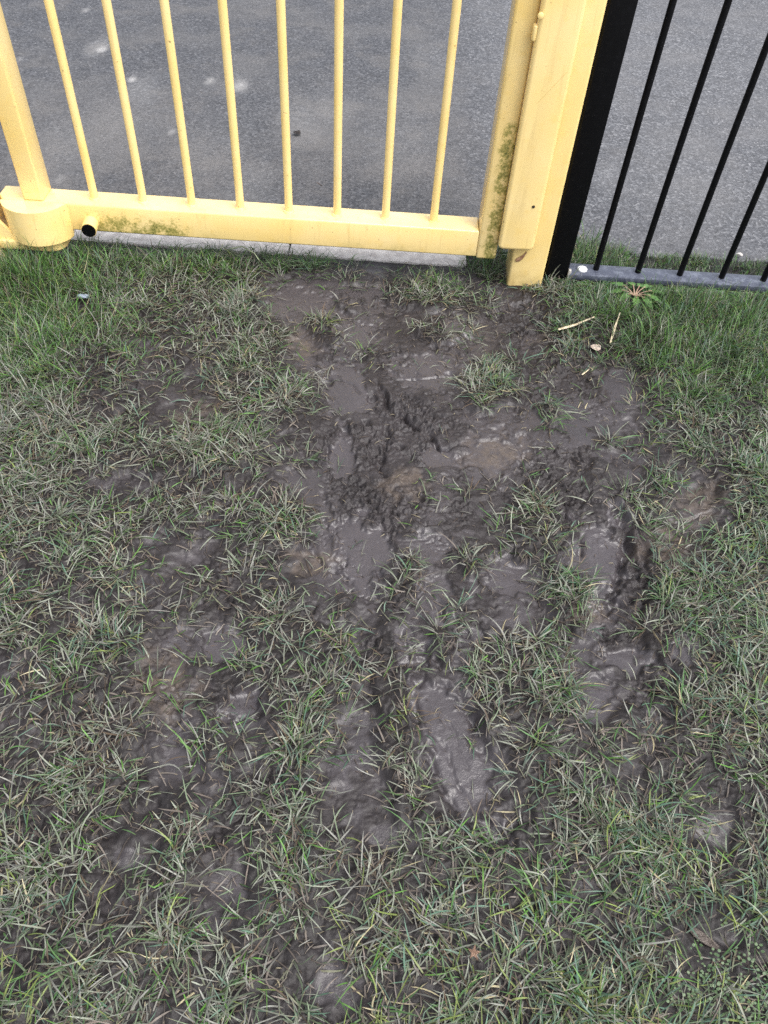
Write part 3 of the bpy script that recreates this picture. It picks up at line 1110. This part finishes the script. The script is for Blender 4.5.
tag(blob('stone', 86, 303, .0165, .012, .006, mat_plain('slate', (.16, .195, .25), (.25, .29, .36), 120, .5), .3, 2, 4, .45, 2.4),
    'small blue grey slate chip lying in the grass below the hinge drum', 'stone')
tag(blob('pebble', 738, 257, .010, .006, .005, mat_plain('pale_pebble', (.42, .40, .38), (.58, .55, .52), 150, .7), -.4, 2, 9, .35, .6, .004),
    'pale chip of stone on the tarmac edge behind the black railing', 'stone')
LEAFM = mat_plain('dry_leaf', (.34, .26, .19), (.50, .41, .32), 140, .7)


def strip(name, pts, w, mat, th=.0012, lift=.012):
    """a bent straw: flattened tube through ground points"""
    bm = bmesh.new()
    prev = None
    P = []
    for (px, py, dz) in pts:
        x, y = gpt(px, py)
        P.append(Vector((x, y, float(hgt(np.array([x]), np.array([y]))[0]) + lift + dz)))
    n = 8
    Q = []
    for i in range(len(P) - 1):
        for k in range(4):
            Q.append(P[i].lerp(P[i + 1], k / 4))
    Q.append(P[-1])
    for i, p in enumerate(Q):
        d = (Q[min(i + 1, len(Q) - 1)] - Q[max(i - 1, 0)]).normalized()
        s = d.cross(Vector((0, 0, 1))).normalized()
        u = s.cross(d)
        f = i / (len(Q) - 1)
        ww = w * (.55 + .45 * math.sin(math.pi * min(1, f * 1.3 + .1))) if f < 1 else w * .3
        ring = [bm.verts.new(p + s * ww * math.cos(2 * math.pi * k / n) + u * th * math.sin(2 * math.pi * k / n)) for k in range(n)]
        if prev:
            for k in range(n):
                bm.faces.new((prev[k], prev[(k + 1) % n], ring[(k + 1) % n], ring[k]))
        else:
            bm.faces.new(ring[::-1])
        prev = ring
    bm.faces.new(prev)
    return finish(name, bm, mat)


STRAWM = mat_plain('dry_straw', (.38, .32, .21), (.52, .45, .32), 90, .55)
tag(strip('straw', [(557, 334, 0), (574, 330, .002), (592, 325, 0)], .0034, STRAWM, .0016), 'thick cream straw lying level in the grass in front of the posts', 'straw')
tag(strip('dry_stalk', [(609, 347, 0), (613, 333, .004), (617, 322, .008)], .0026, STRAWM), 'short upright dry stalk in grass between straw and weed', 'straw')
tag(strip('straw', [(583, 371, -.007), (590, 367, -.006)], .0018, STRAWM), 'tiny cream straw bit on the mud below the pale leaf', 'straw')
tag(strip('grass_stem', [(228, 254, .004), (243, 256, .016), (255, 262, .014), (260, 267, .004)], .0016, mat_plain('pale_stem', (.30, .34, .20), (.42, .46, .30), 90, .5)), 'long pale arching grass stem beside the concrete edging', 'grass stem')


def leaf_sheet(name, px, py, outline, scale, mat, rot=0, cup=.2, lift=.012, z=None):
    x, y = gpt(px, py)
    bm = bmesh.new()
    c = bm.verts.new((0, 0, 0))
    ring = [bm.verts.new((a * scale, b * scale, cup * scale * (a * a + b * b))) for a, b in outline]
    for i in range(len(ring)):
        bm.faces.new((c, ring[i], ring[(i + 1) % len(ring)]))
    bmesh.ops.solidify(bm, geom=list(bm.faces), thickness=.0006)
    o = finish(name, bm, mat)
    o.location = (x, y, (float(hgt(np.array([x]), np.array([y]))[0]) if z is None else z) + lift)
    o.rotation_euler = (.15, .1, rot)
    return o


oval = [(math.cos(a) * (1 + .15 * math.sin(3 * a)), .75 * math.sin(a)) for a in np.linspace(0, 6.283, 14, endpoint=False)]
star = [(math.cos(a) * (1.0 if k % 2 == 0 else .38), math.sin(a) * (1.0 if k % 2 == 0 else .38)) for k, a in enumerate(np.linspace(0, 6.283, 10, endpoint=False))]
tag(leaf_sheet('dead_leaf', 595, 350, oval, .0125, mat_plain('pale_dead_leaf', (.50, .41, .34), (.62, .53, .46), 120, .6), .5, .25, .010), 'pale pinkish dead leaf at the tip of the mud by the straw', 'leaf')
tag(leaf_sheet('dead_leaf', 472, 956, star, .0085, mat_plain('russet_leaf', (.20, .115, .075), (.30, .19, .13), 150, .6), .2, .3, .016), 'small russet star shaped dead leaf in the grass at the bottom', 'leaf')
tag(leaf_sheet('dead_leaf', 297, 136, oval, .013, mat_plain('dark_leaf', (.035, .03, .03), (.07, .06, .055), 120, .6), .9, .3, .003, .004), 'curled dark dead leaf on the tarmac seen between gate bars', 'leaf')
tag(strip('twig', [(317, 183, 0), (322, 187, .002)], .0028, mat_plain('dark_twig', (.04, .03, .025), (.08, .06, .05), 90, .8), .002, .030), 'tiny dark twig on the tarmac behind the middle of the gate', 'twig')

# wood chip
bm = bmesh.new()
ridge = 9
rows = []
for i in range(7):
    f = i / 6
    wv = .0055 * (math.sin(math.pi * (.12 + .8 * f)) * .8 + .25)
    rows.append([bm.verts.new(((f - .5) * .036, (k / (ridge - 1) - .5) * 2 * wv, .0030 * math.cos((k / (ridge - 1) - .5) * 2.6) + (.0009 if k % 2 else 0) + random.uniform(-.0004, .0004))) for k in range(ridge)])
for a_, b_ in zip(rows[:-1], rows[1:]):
    for k in range(ridge - 1):
        bm.faces.new((a_[k], b_[k], b_[k + 1], a_[k + 1]))
bmesh.ops.solidify(bm, geom=list(bm.faces), thickness=.002)
chip = finish('wood_chip', bm, mat_plain('weathered_bark', (.105, .085, .073), (.21, .178, .158), 240, .7))
x, y = gpt(703, 938)
chip.location = (x, y, float(hgt(np.array([x]), np.array([y]))[0]) + .006)
chip.rotation_euler = (0, .05, R(-33))
tag(chip, 'ribbed brown bark chip on bare soil near the bottom right corner', 'wood chip')

# dandelion rosette
x, y = gpt(632, 303)
zz = float(hgt(np.array([x]), np.array([y]))[0])
weed = empty('rosette_weed', (x, y, zz + .010), 'flat star shaped weed with reddish stalks under the black railing', 'weed')
LM = mat_plain('weed_leaf', (.050, .125, .025), (.085, .175, .040), 60, .45)
SMt = mat_plain('weed_stalk', (.22, .13, .10), (.33, .23, .16), 70, .5)
for k, (ang, ln) in enumerate([(95, .050), (140, .062), (178, .055), (10, .070), (40, .060), (62, .05), (215, .045), (262, .050), (300, .055), (335, .060)]):
    a = R(ang)
    st = bmesh.new()
    prev = None
    for i in range(6):
        f = i / 5
        d = Vector((math.cos(a), math.sin(a), 0)) * ln * .55 * f
        zc = .006 + .012 * math.sin(f * 1.7)
        s = Vector((-math.sin(a), math.cos(a), 0))
        w_ = .0016 * (1 - .35 * f)
        ring = [st.verts.new(d + s * w_ * math.cos(t_) + Vector((0, 0, zc + w_ * .8 * math.sin(t_)))) for t_ in np.linspace(0, 6.283, 6, endpoint=False)]
        if prev:
            for j in range(6):
                st.faces.new((prev[j], prev[(j + 1) % 6], ring[(j + 1) % 6], ring[j]))
        prev = ring
    so_ = finish('stalk', st, SMt)
    so_.parent = weed
    lf = bmesh.new()
    prev = None
    for i in range(10):
        f = i / 9
        d = Vector((math.cos(a), math.sin(a), 0)) * ln * (.42 + .62 * f)
        s = Vector((-math.sin(a), math.cos(a), 0))
        lobe = 1 if i % 2 else .55
        w_ = .0088 * math.sin(math.pi * min(.97, .1 + f * .88)) * lobe + .0008
        zc = .0165 - .010 * f * f
        ring = [lf.verts.new(d - s * w_ + Vector((0, 0, zc + .002))), lf.verts.new(d + Vector((0, 0, zc))), lf.verts.new(d + s * w_ + Vector((0, 0, zc + .002)))]
        if prev:
            for j in range(2):
                lf.faces.new((prev[j], prev[j + 1], ring[j + 1], ring[j]))
        prev = ring
    lo_ = finish('leaf', lf, LM)
    lo_.parent = weed

# seedlings at the bottom right: too many to count
bm = bmesh.new()
for k in range(110):
    px, py = 735 + random.gauss(0, 34), 985 + random.gauss(0, 30)
    x, y = gpt(px, py)
    z = float(hgt(np.array([x]), np.array([y]))[0]) + .003 + .010 * random.random()
    a = random.random() * 6.283
    for q in range(random.choice((2, 3, 3))):
        t_ = a + q * 2.1
        r_ = .0012 + .0011 * random.random()
        c = Vector((x + .0032 * math.cos(t_), y + .0032 * math.sin(t_), z))
        vs = [bm.verts.new(c + Vector((r_ * math.cos(u_), r_ * .8 * math.sin(u_), .0006 * math.cos(u_ - t_) + random.uniform(-.0003, .0003)))) for u_ in np.linspace(0, 6.283, 7, endpoint=False)]
        bm.faces.new(vs)
sl = finish('seedlings', bm, mat_plain('seedling_leaf', (.040, .080, .030), (.085, .125, .058), 70, .5), None, False)
tag(sl, 'tiny round leaved seedlings carpeting soil at the bottom right', 'seedlings', kind='stuff')
